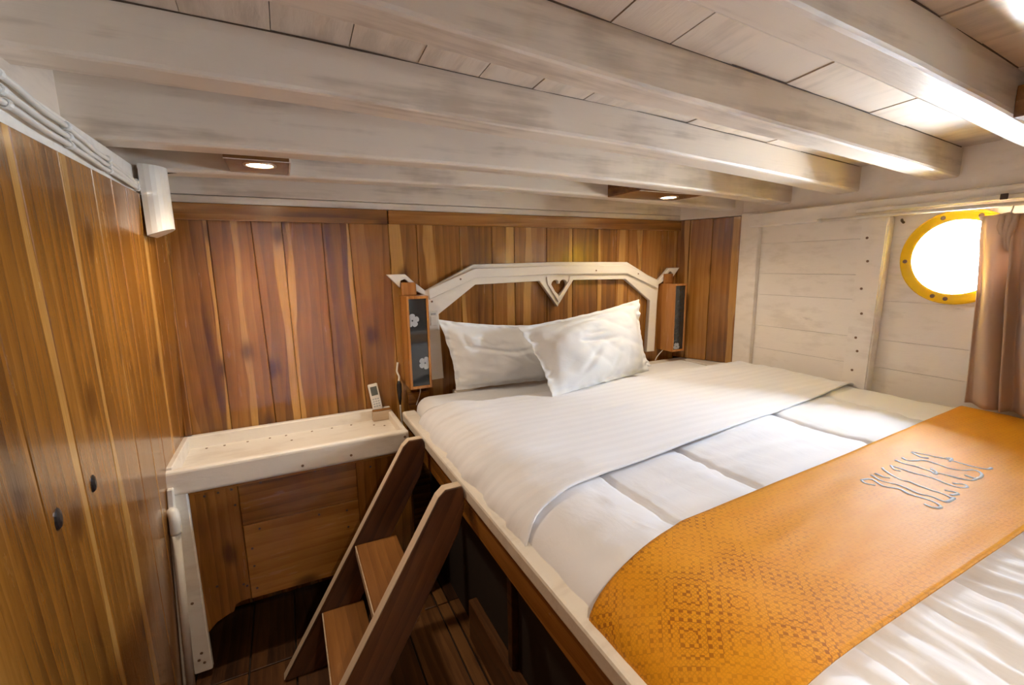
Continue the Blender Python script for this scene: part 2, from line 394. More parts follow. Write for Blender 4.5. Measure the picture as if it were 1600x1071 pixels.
# ------------------------------------------------------------------ angled teak panel between back wall and hull
wall_corner = struct(obj('wall_corner', prism_bm([(1.86, .80), (1.90, .80), (1.90, 1.9), (1.86, 1.9)], .03), M['void']), 'narrow angled teak plank wall in the right corner', 'wall')
A = Vector((1.79, -.002, 0)); B = Vector((1.934, -.352, 0)); dr = (B-A).normalized(); L = (B-A).length
nrm = Vector((-dr.y, dr.x, 0)); nrm = nrm if nrm.x > 0 else -nrm
fc = lambda a, z, d: A + dr*a + nrm*d + Vector((0, 0, z))
cb = [0, .075, .205, L]
for i, (t, f, wd) in enumerate([(.42, .85, .012), (.58, .06, .014), (.44, .72, .022)]):
    a, c = cb[i]+.001, cb[i+1]-.001; g = .5+((f-.5)*(c-a))/.4
    wood_plank('plank', M['teak_v'], wall_corner, [(a, .845), (c, .845), (c, 1.686), (a, 1.684)], .018, fc, (t, g, wd/.06))
o = obj('fascia_board', prism_bm([(0, 1.687), (L+.03, 1.689), (L+.03, 1.9), (0, 1.9)], .018, .002), M['beam'], wall_corner)
mm = Matrix((dr, nrm, Vector((0, 0, 1)))).transposed().to_4x4(); mm.translation = A; o.matrix_world = mm

# ------------------------------------------------------------------ left wall: raked teak planks, slightly leaning bulkhead
wall_left = struct(obj('wall_left', prism_bm([(-.96, -.05), (-.875, -.05), (-.790, 1.64), (-.96, 1.64)], 3.3), M['void'], None, (0, -3.2, 0)), 'glossy raked teak plank wall along the left side', 'wall')
slope = .048/.906; LZ0 = .774; LX0 = -.793
def fl(a, z, d):      # a = -y, z = up the wall, d = into the wall
    return Vector((LX0+slope*(z-LZ0)-d, -a, z))
yb = [-.22, -.05, .11, .25, .38, .51, .63, .76, .93, 1.10, 1.26, 1.42, 1.60, 1.78, 1.98, 2.2, 2.42, 2.65, 2.9, 3.18]
lookl = [(.5, .5, 0), (.45, .9, .01), (.4, .5, 0), (.52, .95, .012), (.44, .03, .016), (.48, .96, .020), (.58, .96, .008), (.56, .93, .024), (.46, .5, 0), (.50, .04, .018), (.44, .5, 0), (.55, .9, .02)]
RK = .20; ZT = 1.662
for i in range(len(yb)-1):
    a, c = yb[i]+.001, yb[i+1]-.001
    t, f, wd = lookl[i] if i < len(lookl) else (rc(.4, .6), rc(0, 1), random.choice([0, .015]))
    q = []
    for (yy, zz) in ((a-RK*ZT, 0.), (c-RK*ZT, 0.), (c, ZT), (a, ZT)):
        q.append((yy, zz))
    # clip at the back wall (a >= 0)
    poly = []
    for j in range(4):
        p, r_ = q[j], q[(j+1) % 4]
        if p[0] >= .001: poly.append(p)
        if (p[0] >= .001) != (r_[0] >= .001):
            tt = (.001-p[0])/(r_[0]-p[0]); poly.append((.001, p[1]+tt*(r_[1]-p[1])))
    if len(poly) < 3: continue
    ca = (a+c)/2-RK*ZT/2; cz = ZT/2
    # the plank's own long axis follows the rake
    ez = (fl(-RK, 1, 0)-fl(0, 0, 0)) * 1.0
    o0 = fl(ca, cz, 0)
    exd = fl(1, 0, 0)-fl(0, 0, 0); ezd = fl(RK, 1, 0)-fl(0, 0, 0)      # going up the wall the plank runs towards the viewer
    loc = [((p[0]-ca)-RK*(p[1]-cz), p[1]-cz) for p in poly]
    eyd = Vector((-1, 0, 0))
    # sheared frame expressed in the mesh itself, object unrotated apart from axes
    bm = prism_bm(loc, .02, .0015)
    for v in bm.verts: v.co.x, v.co.z = v.co.x + RK*v.co.z*0, v.co.z
    ob = obj('plank', bm, M['teak_v'], wall_left)
    mm = Matrix((exd, eyd, ezd)).transposed()
    # bake the shear into the mesh as rotation plus small residual
    rot = Matrix((ezd.cross(eyd).normalized()*-1, eyd, ezd.normalized())).transposed()
    rot = Matrix(((exd - ezd.normalized()*exd.dot(ezd.normalized())).normalized(), Vector((0, 0, 0)), ezd.normalized()))
    ex_o = rot[0]; ez_o = rot[2]; ey_o = ez_o.cross(ex_o)
    Rm = Matrix((ex_o, ey_o, ez_o)).transposed()
    ob.data.transform((Rm.inverted() @ mm).to_4x4())
    W = Rm.to_4x4(); W.translation = o0 - Vector((0, -3.2, 0))
    ob.matrix_local = W
    g = .5+((f-.5)*(c-a))/.4
    ob.color = (t, max(0, min(1, g)), wd/.06, 1)
# two black knots / plugs
for (ky, kz, sz) in ((-.932, 1.012, .020), (-1.097, 1.02, .022)):
    bm = lathe_bm([(sz, 0), (sz*.8, .004), (sz*.35, .006)], 14, 'X')
    for v in bm.verts: v.co.y *= .62*(1+.2*nz(v.co.z*90, 3.1)); v.co.z *= 1+.15*nz(v.co.y*90, ky)
    o = obj('knot', bm, M['knot'], wall_left, Vector((LX0+slope*(kz-LZ0)-.001, ky+3.2, kz)))
# white ledge and fascia above the left planks
box('cable_board', M['white'], wall_left, -.80, -.757, .0, 3.19, 1.663, 1.745, .002)
box('fascia_board', M['ceil'], wall_left, -.865, -.825, .0, 3.19, 1.677, 2.02, .002)
wall_left_y = -3.2

# ------------------------------------------------------------------ ceiling: beams and deck planks
ZB = {4: [(-.84, 1.738), (-.335, 1.748), (.4, 1.757), (1.1, 1.748), (1.9, 1.722), (2.0, 1.716)],
      3: [(-.84, 1.755), (-.5, 1.760), (.26, 1.767), (.94, 1.756), (1.5, 1.740), (1.9, 1.722), (2.0, 1.716)],
      2: [(-.84, 1.836), (-.28, 1.830), (.13, 1.8145), (.66, 1.803), (1.11, 1.779), (1.9, 1.735), (2.0, 1.728)],
      1: [(-.84, 1.90), (-.24, 1.873), (-.02, 1.853), (.36, 1.826), (.67, 1.810), (1.19, 1.783), (1.9, 1.740), (2.0, 1.733)],
      0: [(-.84, 1.915), (-.2, 1.885), (.378, 1.853), (.73, 1.835), (1.29, 1.794), (1.9, 1.748), (2.0, 1.740)]}
YB = {4: (-.297, -.21), 3: (-.61, -.52), 2: (-.913, -.81), 1: (-1.25, -1.16), 0: (-1.57, -1.485)}
for k in range(1, 6): ZB[-k] = ZB[0]; YB[-k] = (-1.57-.325*k, -1.485-.325*k)
def zsm(x, tab):      # smoothed beam camber
    return sum(interp(x+d, tab) for d in (-.12, -.06, 0, .06, .12))/5
order = sorted(YB, key=lambda k: -YB[k][0])
def zceil(x, y):
    ks = [(YB[k][0]+.045, zsm(x, ZB[min(k, 2)])+.104+(.012 if k >= 3 else 0)) for k in order]
    if y >= ks[0][0]: return ks[0][1]
    for (ya, za), (yb_, zb) in zip(ks, ks[1:]):
        if y >= yb_: return zb+(za-zb)*(y-yb_)/(ya-yb_)
    return ks[-1][1]
ceiling = struct(obj('ceiling', box_bm(-.95, 2.1, -3.25, .1, 2.10, 2.16), M['void']), 'white painted deckhead of planks over cambered beams', 'ceiling')
xe = [-.86, -.70, -.53, -.37, -.21, -.05, .11, .27, .44, .645, .86, 1.06, 1.27, 1.48, 1.69, 1.98]
yy = [.05, -.25, -.565, -.86, -1.20, -1.52, -1.9, -2.3, -2.8, -3.2]
for a, c in zip(xe, xe[1:]):
    bm = bmesh.new(); lo = []; hi = []
    g = random.choice((.0006, .0006, .0012, .0018))
    for y in yy:
        row = []; row2 = []
        for x in (a+g, (a+c)/2, c-g):
            z = zceil(x, y)
            row.append(bm.verts.new((x-(a+c)/2, y, z))); row2.append(bm.verts.new((x-(a+c)/2, y, z+.03)))
        lo.append(row); hi.append(row2)
    for r1, r2, h1, h2 in zip(lo, lo[1:], hi, hi[1:]):
        for j in range(2):
            bm.faces.new((r1[j], r1[j+1], r2[j+1], r2[j])); bm.faces.new((h1[j], h2[j], h2[j+1], h1[j+1]))
        bm.faces.new((r1[0], r2[0], h2[0], h1[0])); bm.faces.new((r1[2], h1[2], h2[2], r2[2]))
    bmesh.ops.recalc_face_normals(bm, faces=bm.faces)
    obj('deck_plank', bm, M['ceil'], ceiling, ((a+c)/2, 0, random.uniform(-.0015, .0015)))
# dark joint backing above the deck planks
bm = bmesh.new(); rows = []
for y in yy: rows.append([bm.verts.new((x, y, zceil(x, y)+.032)) for x in xe])
for r1, r2 in zip(rows, rows[1:]):
    for j in range(len(xe)-1): bm.faces.new((r1[j], r2[j], r2[j+1], r1[j+1]))
obj('deck_backing', bm, M['void'], ceiling)
XR = 1.925
for k in order:
    y0, y1 = YB[k]
    n = 28; bm = bmesh.new(); rings = []
    cy = (y0+y1)/2; b_ = .010
    for i in range(n+1):
        x = -.835+(XR+.835)*i/n; z = zsm(x, ZB[k]) + .0015*nz(x*3, k*5.1); zt = zceil(x, cy)+.012
        j0 = .0015*nz(x*4, k*2.2+9)
        prof = [(y0+j0, zt), (y0+j0, z+b_), (y0+j0+.003, z+.003), (y0+j0+b_, z), (y1-b_, z), (y1-.003, z+.003), (y1, z+b_), (y1, zt)]
        rings.append([bm.verts.new((x, y-cy, zz)) for y, zz in prof])
    for r1, r2 in zip(rings, rings[1:]):
        for j in range(len(prof)): bm.faces.new((r1[j], r1[(j+1) % 8], r2[(j+1) % 8], r2[j]))
    bm.faces.new(rings[0]); bm.faces.new(rings[-1][::-1])
    bmesh.ops.recalc_face_normals(bm, faces=bm.faces)
    bo = obj('beam', bm, M['beam'], ceiling, (0, cy, 0))
    if k in (2, 1, 0):                                            # grimy caulk line where the beam meets the deck planks
        P_ = [(x_/50., y0-cy-.0008, zceil(x_/50., y0)-.0006) for x_ in range(-40, 96)]
        obj('caulk_line', tube_bm(P_, [.0008+.0022*max(0, .35+nz(p_[0]*5, k*3.3)) for p_ in P_], 5), M['grime'], bo)

# ------------------------------------------------------------------ hull side (right wall)
wall_right = struct(obj('wall_right', box_bm(2.00, 2.14, -3.25, .1, -.05, .779), M['void']), 'cream painted planked hull side with ribs and portholes', 'wall')
def hull_x(z): return 1.95
seams = [.80, .962, 1.086, 1.257, 1.370, 1.53, 1.66, 1.76, 1.98]
def holes_cut(z0, z1, y0, y1, R_):
    """rows of a strake with round port cut-outs -> list of polygons (y, z)"""
    return None
HR = .150
for z0, z1 in zip(seams, seams[1:]):
    # each strake is one board, notched where a port passes through it
    for (ya, yb_) in ((-3.2, -1.80), (-1.80, -.30)):
        py, pz = PORTS[1] if ya < -2 else PORTS[0]
        n = 40; bm = bmesh.new()
        jx = random.uniform(-.0015, .0015)
        def quad(p):
            v = [bm.verts.new((x, y, z)) for (x, y, z) in p]; bm.faces.new(v)
        zc0, zc1 = z0+.0005, z1-.0005
        ys = sorted(set([ya+.001, yb_-.001] + [py-HR+2*HR*i/n for i in range(n+1)]))
        for y_a, y_b in zip(ys, ys[1:]):
            def gap(y):
                d = HR*HR-(y-py)**2
                if d <= 1e-9: return None
                h = math.sqrt(d); return (pz-h, pz+h)
            ga, gb = gap(y_a), gap(y_b)
            if ga is None and gb is None:
                parts = [((zc0, zc1), (zc0, zc1))]
            else:
                ga = ga or (pz, pz); gb = gb or (pz, pz); cl = lambda v: min(max(v, zc0), zc1)
                parts = [((zc0, cl(ga[0])), (zc0, cl(gb[0]))), ((cl(ga[1]), zc1), (cl(gb[1]), zc1))]
            for (a0, a1), (b0, b1) in parts:
                if a1-a0 < 1e-5 and b1-b0 < 1e-5: continue
                for xx, fl_ in ((1.95+jx, 1), (1.985, 0)):
                    p = [(xx, y_a, a0), (xx, y_b, b0), (xx, y_b, b1), (xx, y_a, a1)]
                    quad(p if fl_ else p[::-1])
                quad([(1.95+jx, y_a, a0), (1.985, y_a, a0), (1.985, y_b, b0), (1.95+jx, y_b, b0)])
                quad([(1.95+jx, y_a, a1), (1.95+jx, y_b, b1), (1.985, y_b, b1), (1.985, y_a, a1)])
        bmesh.ops.remove_doubles(bm, verts=bm.verts, dist=1e-6); bmesh.ops.recalc_face_normals(bm, faces=bm.faces)
        if z1 < 1.95 or True: obj('strake', bm, M['hull'], wall_right)
# outer planking behind the strakes (blocks daylight at the joints), with round openings
for (ya, yb_, (py, pz)) in ((-3.2, -1.80, PORTS[1]), (-1.80, .05, PORTS[0])):
    circ = [(py+.150*math.cos(2*math.pi*i/48), pz+.150*math.sin(2*math.pi*i/48)) for i in range(48)]
    me = outline_mesh('outer_planking', [(ya, .78), (yb_, .78), (yb_, 2.1), (ya, 2.1)], [circ], .14)
    me.transform(Matrix.Rotation(R(90), 4, 'Z'))
    obj('outer_planking', me, M['hull'], wall_right, (2.057, 0, 0))
box('stringer', M['hull'], wall_right, 1.895, 1.952, -3.19, -.40, 1.617, 1.688, .006, 2)
box('clamp_board', M['hull'], wall_right, 1.922, 1.952, -3.19, -.34, 1.6885, 1.90, .003)
box('corner_post', M['hull'], wall_right, 1.918, 1.952, -.445, -.335, .80, 1.70, .004)
for ry in (-.995, -2.75):
    bm = bmesh.new()
    hexa(bm, [(1.897, ry-.043, .80), (1.951, ry-.043, .80), (1.951, ry+.062, .80), (1.897, ry+.062, .80),
              (1.900, ry-.055, 1.617), (1.951, ry-.055, 1.617), (1.951, ry+.046, 1.617), (1.900, ry+.046, 1.617)])
    bmesh.ops.recalc_face_normals(bm, faces=bm.faces); bmesh.ops.bevel(bm, geom=bm.edges[:], offset=.006, segments=2, affect='EDGES')
    rib = obj('rib', bm, M['hull'], wall_right)
    for i, zz in enumerate((.94, 1.03, 1.09, 1.20, 1.31, 1.43, 1.53)):
        obj('screw_head', lathe_bm([(.0055, 0), (.0055, -.0015), (.003, -.002)], 10, 'X'), M['rust'], rib, (1.898, ry+.018-.012*(i % 2), zz))
for i, (y, z) in enumerate(((-.52, 1.62),)): pass
obj('hook', tube_bm(smoothcurve([(1.945, -1.075, 1.60), (1.925, -1.085, 1.592), (1.918, -1.095, 1.585)], 3), .005, 6), M['iron'], wall_right)

# portholes
def porthole(name, py, pz, label):
    r = struct(empty(name, (1.95, py, pz)), label, 'window')
    ring = obj('ring', lathe_bm([(.182, .004), (.182, -.016), (.176, -.022), (.148, -.022), (.141, -.018), (.141, .175), (.1495, .175), (.1495, .004)], 64, 'X', True), M['yellow'], r, smooth=False)
    for i, p in enumerate(ring.data.polygons): p.use_smooth = True
    md = ring.modifiers.new('edge', 'EDGE_SPLIT'); md.split_angle = R(35)
    obj('pane', lathe_bm([(.1405, .060), (.1405, .064)], 64, 'X'), M['pane'], r)
    for a in (95, 175, 160, 265, 20, 340):
        obj('screw_head', lathe_bm([(.008, 0), (.008, -.002), (.005, -.0035)], 12, 'X'), M['rust'], r, (-.0215, .161*math.cos(R(a-90))*1 if False else .161*math.sin(R(a)), .161*math.cos(R(a)) if False else .161*math.cos(R(a+0))))
    return r
porthole('window_1', PORTS[0][0], PORTS[0][1], 'round porthole with a yellow painted ring beside the curtain')
porthole('window_2', PORTS[1][0], PORTS[1][1], 'second round yellow porthole behind the viewpoint')

# ------------------------------------------------------------------ rear wall (behind the viewpoint)
wall_rear = struct(empty('wall_rear', (0, -3.2, 0)), 'vertical teak plank wall behind the viewpoint', 'wall')
for k in range(15):
    box('plank', M['teak_v'], wall_rear, -.95+.2*k, -.952+.2*(k+1), -.03, .0, 0, 2.05, color=(rc(.4, .6), .5, 0, 1))

# ------------------------------------------------------------------ bed platform
plat = tag(empty('bed_platform', (.05, -1.05, 0)), 'built-in wooden bed base with white capped side rail', 'bed base')
def pb(name, mat, x0, x1, y0, y1, z0, z1, bev=.002, seg=1, color=None):
    o = box(name, mat, plat, x0-.05, x1-.05, y0+1.05, y1+1.05, z0, z1, bev, seg, color); return o
pb('rail_cap', M['white'], .028, .088, -2.12, -.135, .757, .802, .008, 2)
pb('side_board', M['teak_y'], .045, .075, -2.12, -.14, .662, .758, .003, color=(.52, .5, 0, 1))
pb('deck_board', M['void'], .075, 1.93, -2.12, -.01, .66, .70)
pb('ledge_board', M['white'], 1.795, 1.945, -2.12, -.10, .80, .842, .004)
pb('ledge_board', M['white'], .30, 1.945, -.098, -.034, .80, .842, .004)
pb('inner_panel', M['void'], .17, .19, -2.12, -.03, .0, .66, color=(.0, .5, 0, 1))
pb('plinth_board', M['floor'], .135, .17, -2.12, -.62, .0, .17, .004, color=(.5, .5, 0, 1))
pb('stud', M['floor'], .145, .17, -.98, -.95, .17, .66, .002, color=(.1, .5, 0, 1))
pb('head_panel', M['teak_h'], .085, .19, -.028, -.006, .0, .85, color=(.15, .5, 0, 1))
pb('foot_panel', M['teak_h'], .05, 1.93, -2.15, -2.12, .0, .80, color=(.4, .5, 0, 1))

# ------------------------------------------------------------------ draped bedding
def drape_profile(off, n=70, x_l=.068, x_r=1.90, z_low=.79, top=.868, a=.19, drop=1.0):
    """cross-section over the bed from the rail over the top to the hull side: list of (x, z, nx, nz)"""
    bz = top-z_low; pts = []
    for i in range(11):
        t = math.pi/2*(1-drop) + math.pi/2*drop*i/10
        cx, sz = -math.cos(t), math.sin(t)
        nx, nzv = cx/a, sz/bz; l = math.hypot(nx, nzv)
        pts.append((x_l+a+a*cx, z_low+bz*sz, nx/l, nzv/l))
    m = n-10-6
    for i in range(1, m): pts.append((x_l+a+(x_r-.06-x_l-a)*i/m, top, 0, 1))
    for i in range(7):
        t = math.pi/2*i/6
        pts.append((x_r-.06+.06*math.sin(t), top-.03+.03*math.cos(t), math.sin(t), math.cos(t)))
    return [(x+nx*off, z+nzv*off, nx, nzv) for x, z, nx, nzv in pts]
def drape(name, mat, off, yback, yfront, wr, ny=60, thick=.008, n=90, loc=(.95, -1.2, .86), drop=1.0, **kw):
    prof = drape_profile(off, n, drop=drop, **kw)
    acc = [0.]
    for p, q in zip(prof, prof[1:]): acc.append(acc[-1]+math.hypot(q[0]-p[0], q[1]-p[1]))
    vs_, fs, uvs = [], [], []
    for j in range(ny+1):
        for i, (x, z, nx, nzv) in enumerate(prof):
            ya, yb_ = yback(x, z), yfront(x, z); t = j/ny; y = ya+(yb_-ya)*t
            h = wr(x, y, z, t); vs_.append((x+nx*h-loc[0], y-loc[1], z+nzv*h-loc[2])); uvs.append((acc[i], -y))
    w = len(prof)
    for j in range(ny):
        for i in range(w-1): fs.append((j*w+i, j*w+i+1, (j+1)*w+i+1, (j+1)*w+i))
    me = bpy.data.meshes.new(name); me.from_pydata(vs_, [], fs); me.update()
    bm = bmesh.new(); bm.from_mesh(me); bmesh.ops.recalc_face_normals(bm, faces=bm.faces)
    if sum(f.normal.z for f in bm.faces) < 0: bmesh.ops.reverse_faces(bm, faces=bm.faces)
    bm.to_mesh(me); bm.free()
    ul = me.uv_layers.new(name='UVMap')
    for lp in me.loops: ul.data[lp.index].uv = uvs[lp.vertex_index]
    o = obj(name, me, mat, None, loc, smooth=True)
    sol = o.modifiers.new('thickness', 'SOLIDIFY'); sol.thickness = thick; sol.offset = -1
    return o
# mattress with fitted sheet
bm = box_bm(-.843, .843, -1.005, 1.005, -.075, .076, .062, 5)
bmesh.ops.subdivide_edges(bm, edges=[e for e in bm.edges if e.calc_length() > .5], cuts=20, use_grid_fill=True)
for v in bm.verts:
    if v.co.z > .02: v.co.z += .004*nz(v.co.x*5, v.co.y*5, 2.)
mat_o = tag(obj('mattress', bm, M['sheet'], None, (.938, -1.085, .776), smooth=True), 'thick white mattress in a fitted sheet on the built-in base', 'mattress')
SEAMS = [.34, .65, 1.215, 1.62]
def quilt_wr(x, y, z, t):
    h = 0.
    for s in SEAMS:
        d = (x-s); h -= .013*math.exp(-(d/.009)**2)+.007*math.exp(-(d/.05)**2)
        h += .0075*math.exp(-(abs(d)/.09))*nz(x*5, y*26, s*3)
    h += .009*nz(x*3.5, y*3.5, 4) + .0045*nz(x*5, y*20, 8)
    if y < -1.74:
        k = min(1, (-1.74-y)/.05)
        h += k*(.012*nz(x*24+2*nz(x*3, y*3, 1), y*3.2, 3) + .007*nz(x*50, y*5, 6))
    if x < .26: h += .006*nz(y*16, z*8, 2)
    return h
quilt = drape('quilt', M['quilt'], .006, lambda x, z: -.60, lambda x, z: -2.10, quilt_wr, ny=170, n=260, thick=.012)
tag(quilt, 'puffy white stitched quilt spread over the foot half of the bed', 'quilt')
def foldy(x, z):
    y = -1.215+.125*(x-.1)
    if x < .25: y -= (.25-x)*.10 + max(0, .862-z)*.30
    return y
def sheet_wr(x, y, z, t):
    h = .007*nz(x*1.8, y*8, 1) + .005*nz(x*3, y*17, 5) + .004*max(0, nz(x*2.2+y*3, y*7, 12))
    if t > .965: h += .0012*(1+nz(x*16, t*4, 3))                  # hem
    if t < .03: h += .004*nz(x*24, 2.2, 7)
    if x < .32:
        k = min(1, (.32-x)/.12); h += k*(.015*nz(y*11+z*9, z*6, 2) + .009*nz(y*28+z*14, z*5, 9))
    return h
def backy(x, z):
    return -.43 + .03*nz(x*4, 1.1, 5) + (.10 if x < .3 else 0)*min(1, (.3-x)/.2 if x < .3 else 0)
sheet = drape('top_sheet', M['stripe'], .020, backy, foldy, sheet_wr, ny=110, n=130, thick=.006)
tag(sheet, 'white satin striped sheet folded back across the middle of the bed', 'bed sheet')
# bed runner
def runner_back(x, z): return -1.452+.028*max(0, min(1, (x-.3)/.6))+.045*max(0, (x-.9)/.9) - (.05*max(0, .33-x)/.26 if x < .33 else 0)
def runner_front(x, z): return -1.802 - (.02*(.3-x) if x < .3 else 0)
runner = drape('bed_runner', M['runner'], .020, runner_back, runner_front, lambda x, y, z, t: .0028*nz(x*3, y*14, 3)+.0014*nz(x*8, y*30, 6)+(.004*nz(y*9, z*9, 1) if x < .25 else 0), ny=40, n=110, thick=.004)
tag(runner, 'orange patterned woven runner with silver lettering across the bed', 'bed runner')
STROKES = [[(0.871, -1.529), (0.897, -1.539), (0.88, -1.573), (0.899, -1.597), (0.891, -1.619), (0.894, -1.662), (0.885, -1.681), (0.87, -1.681), (0.862, -1.672), (0.863, -1.66)], [(0.871, -1.529), (0.859, -1.544), (0.869, -1.56)], [(0.923, -1.527), (0.908, -1.553), (0.912, -1.569), (0.92, -1.588), (0.919, -1.608), (0.913, -1.631), (0.92, -1.651), (0.917, -1.668), (0.924, -1.678), (0.953, -1.678)], [(0.942, -1.526), (0.938, -1.547), (0.944, -1.557)], [(0.995, -1.518), (0.978, -1.534), (0.957, -1.572), (0.965, -1.591), (0.961, -1.61), (0.959, -1.636), (0.96, -1.656), (0.954, -1.676), (0.96, -1.677)], [(1.031, -1.521), (1.01, -1.538), (1.015, -1.549)], [(1.029, -1.524), (1.03, -1.545), (1.033, -1.575), (1.041, -1.602), (1.037, -1.622), (1.033, -1.638), (1.032, -1.659), (1.052, -1.669), (1.064, -1.659), (1.05, -1.643)], [(1.081, -1.509), (1.074, -1.532), (1.084, -1.554), (1.082, -1.586), (1.087, -1.596), (1.094, -1.616), (1.1, -1.642), (1.111, -1.658), (1.146, -1.659)], [(1.115, -1.51), (1.108, -1.528), (1.147, -1.545), (1.151, -1.569), (1.147, -1.596), (1.161, -1.62), (1.191, -1.636), (1.179, -1.654), (1.134, -1.66), (1.134, -1.637)], [(1.187, -1.502), (1.195, -1.525), (1.204, -1.549), (1.211, -1.562), (1.213, -1.572), (1.212, -1.598), (1.216, -1.626), (1.227, -1.648), (1.247, -1.651)], [(1.182, -1.504), (1.165, -1.532), (1.177, -1.543)], [(0.986, -1.651), (0.995, -1.665), (0.991, -1.673), (0.969, -1.668)], [(1.1, -1.579), (1.091, -1.595), (1.072, -1.6), (1.087, -1.584)], [(1.22, -1.567), (1.229, -1.576), (1.199, -1.582)]]
bm = bmesh.new()
for st in STROKES:
    tube_bm([(p.x-.95, p.y+1.2, .8860-.86+.0025*nz(p.x*3, p.y*14, 3)) for p in smoothcurve([(x, y, 0) for x, y in st], 4)], .0042, 6, bm)
o = obj('embroidered_lettering', bm, M['thread'], runner, smooth=True); o['label'] = 'silver thread embroidered script'

# ------------------------------------------------------------------ pillows
def pillow(label, bl, br, tl, tr, thick=.085, seed=0, creases=()):
    bl, br, tl, tr = map(Vector, (bl, br, tl, tr)); n = 48
    c = (bl+br+tl+tr)/4; nm = (br-bl).cross(tl-bl).normalized()
    if nm.y > 0: nm = -nm
    vs_, fs = [], []
    def surf(u, v, side):
        uu, vv = (u+1)/2, (v+1)/2
        # edges pulled in between the corners
        pu, pv = u*(1-(.06+.03*nz(v*4+seed, 3.3, 1))*(1-v*v)*abs(u)), v*(1-(.08 if v > 0 else .02)*(1-u*u)*abs(v))
        a, b_ = (pu+1)/2, (pv+1)/2
        p = bl*(1-a)*(1-b_)+br*a*(1-b_)+tl*(1-a)*b_+tr*a*b_
        fl_ = .11
        e = max(0., min(1., (1-abs(u))/fl_-.6)); f_ = max(0., min(1., (1-abs(v))/(fl_*1.4)-.6))
        body = (max(0., 1-(abs(u)/(1-fl_))**2.6)**.52)*(max(0., 1-(abs(v)/(1-fl_*1.25))**2.5)**.52)
        h = thick*body
        w_ = .014*nz(u*2.2+seed, v*2.2, 1)+.007*nz(u*4+seed, v*4, 3)
        cr = 0.
        for (ua, va, ub, vb, dp, wd) in creases:
            dx, dy = ub-ua, vb-va; tt = max(0., min(1., ((u-ua)*dx+(v-va)*dy)/(dx*dx+dy*dy)))
            dd = math.hypot(u-ua-tt*dx, v-va-tt*dy); cr += dp*math.exp(-(dd/wd)**2)*(1-abs(2*tt-1)**3)
        cr += .004*max(0, 1-abs(nz(u*2.2+v*1.6+seed, v*1.2-u*.8, 2))*5)
        ed = (1-min(1, body*3))
        wave = .014*ed*nz(u*8+seed, v*8, 4)
        return p + nm*(side*(h+ (w_-cr)*min(1, body*2)) + wave + side*.0022)
    idx = {}
    for side in (1, -1):
        for j in range(n+1):
            for i in range(n+1):
                u, v = 2*i/n-1, 2*j/n-1
                idx[(side, i, j)] = len(vs_); vs_.append(surf(u, v, side)-c)
    for j in range(n):
        for i in range(n):
            q = [(i, j), (i+1, j), (i+1, j+1), (i, j+1)]
            fs.append([idx[(1, *p)] for p in q]); fs.append([idx[(-1, *p)] for p in q[::-1]])
    per = [(i, 0) for i in range(n)]+[(n, j) for j in range(n)]+[(i, n) for i in range(n, 0, -1)]+[(0, j) for j in range(n, 0, -1)]
    for a, b_ in zip(per, per[1:]+per[:1]): fs.append([idx[(1, *b_)], idx[(1, *a)], idx[(-1, *a)], idx[(-1, *b_)]])
    me = bpy.data.meshes.new('pillow'); me.from_pydata(vs_, [], fs); me.update()
    bm = bmesh.new(); bm.from_mesh(me); bmesh.ops.recalc_face_normals(bm, faces=bm.faces); bm.to_mesh(me); bm.free()
    o = obj('pillow', me, M['pillow'], None, c, smooth=True)
    md = o.modifiers.new('round', 'SUBSURF'); md.levels = 1; md.render_levels = 1
    return tag(o, label, 'pillow', 'pillows at the head of the bed')
pillow('white pillow standing against the headboard by the light switch', (.285, -.135, .862), (.88, -.20, .862), (.205, -.15, 1.205), (.76, -.11, 1.135), .085, 3, [(-.75, .35, .2, .15, .012, .06), (.1, .15, .8, .35, .008, .07), (-.7, .75, -.6, .2, .012, .05), (.5, -.6, .7, .0, .009, .06)])
pillow('white pillow mostly hidden behind the front pillow', (.93, -.17, .868), (1.39, -.24, .872), (.93, -.085, 1.12), (1.33, -.10, 1.13), .050, 11)
pillow('white pillow leaning in front with one raised corner', (.575, -.520, .886), (1.245, -.375, .890), (.535, -.285, 1.160), (1.290, -.24, 1.250), .092, 7, [(-.45, .05, .25, -.12, .016, .045), (-.5, -.75, -.1, -.2, .016, .06), (-.35, .22, .1, .12, .010, .04), (.1, -.8, .25, -.4, .009, .05), (.45, -.8, .5, -.35, .008, .04), (-.6, .55, .5, .62, .008, .05)])

# ------------------------------------------------------------------ headboard
HX = .905; HY = -.020
def mir(pts): return pts + [(2*HX-x, z) for x, z in pts[::-1]]
half_outer = [(.262, .902), (.20, .900), (.193, 1.20), (.185, 1.308), (.165, 1.316), (.141, 1.330), (.122, 1.362), (.100, 1.382), (.080, 1.376), (.076, 1.344), (.021, 1.404), (.102, 1.404), (.138, 1.370), (.192, 1.326), (.432, 1.443), (HX, 1.449)]
half_inner = [(.91, 1.213), (.800, 1.352), (.440, 1.346), (.250, 1.214)]
right = [(2*HX-x, z) for x, z in half_outer[:-1]][::-1]
inner_r = [(.262, .902)]
outer_loop = half_outer + right + [(2*HX-x, z) for x, z in half_inner[::-1]][:-1] + half_inner
def heart(cx, cz, s, n=28):
    out = []
    for i in range(n):
        t = 2*math.pi*i/n
        out.append((cx+s*.0625*16*math.sin(t)**3, cz+s*.0625*(13*math.cos(t)-5*math.cos(2*t)-2*math.cos(3*t)-math.cos(4*t))))
    return out
hb = tag(empty('headboard', (HX, 0, .90)), 'white painted arched headboard frame with a heart cut-out', 'headboard')
def hpart(name, outer, holes, t, y, mat, bev=.003):
    me = outline_mesh(name, [(x-HX, z-.90) for x, z in outer], [[(x-HX, z-.90) for x, z in h] for h in holes], t, bev)
    return obj(name, me, mat, hb, (0, y, 0))
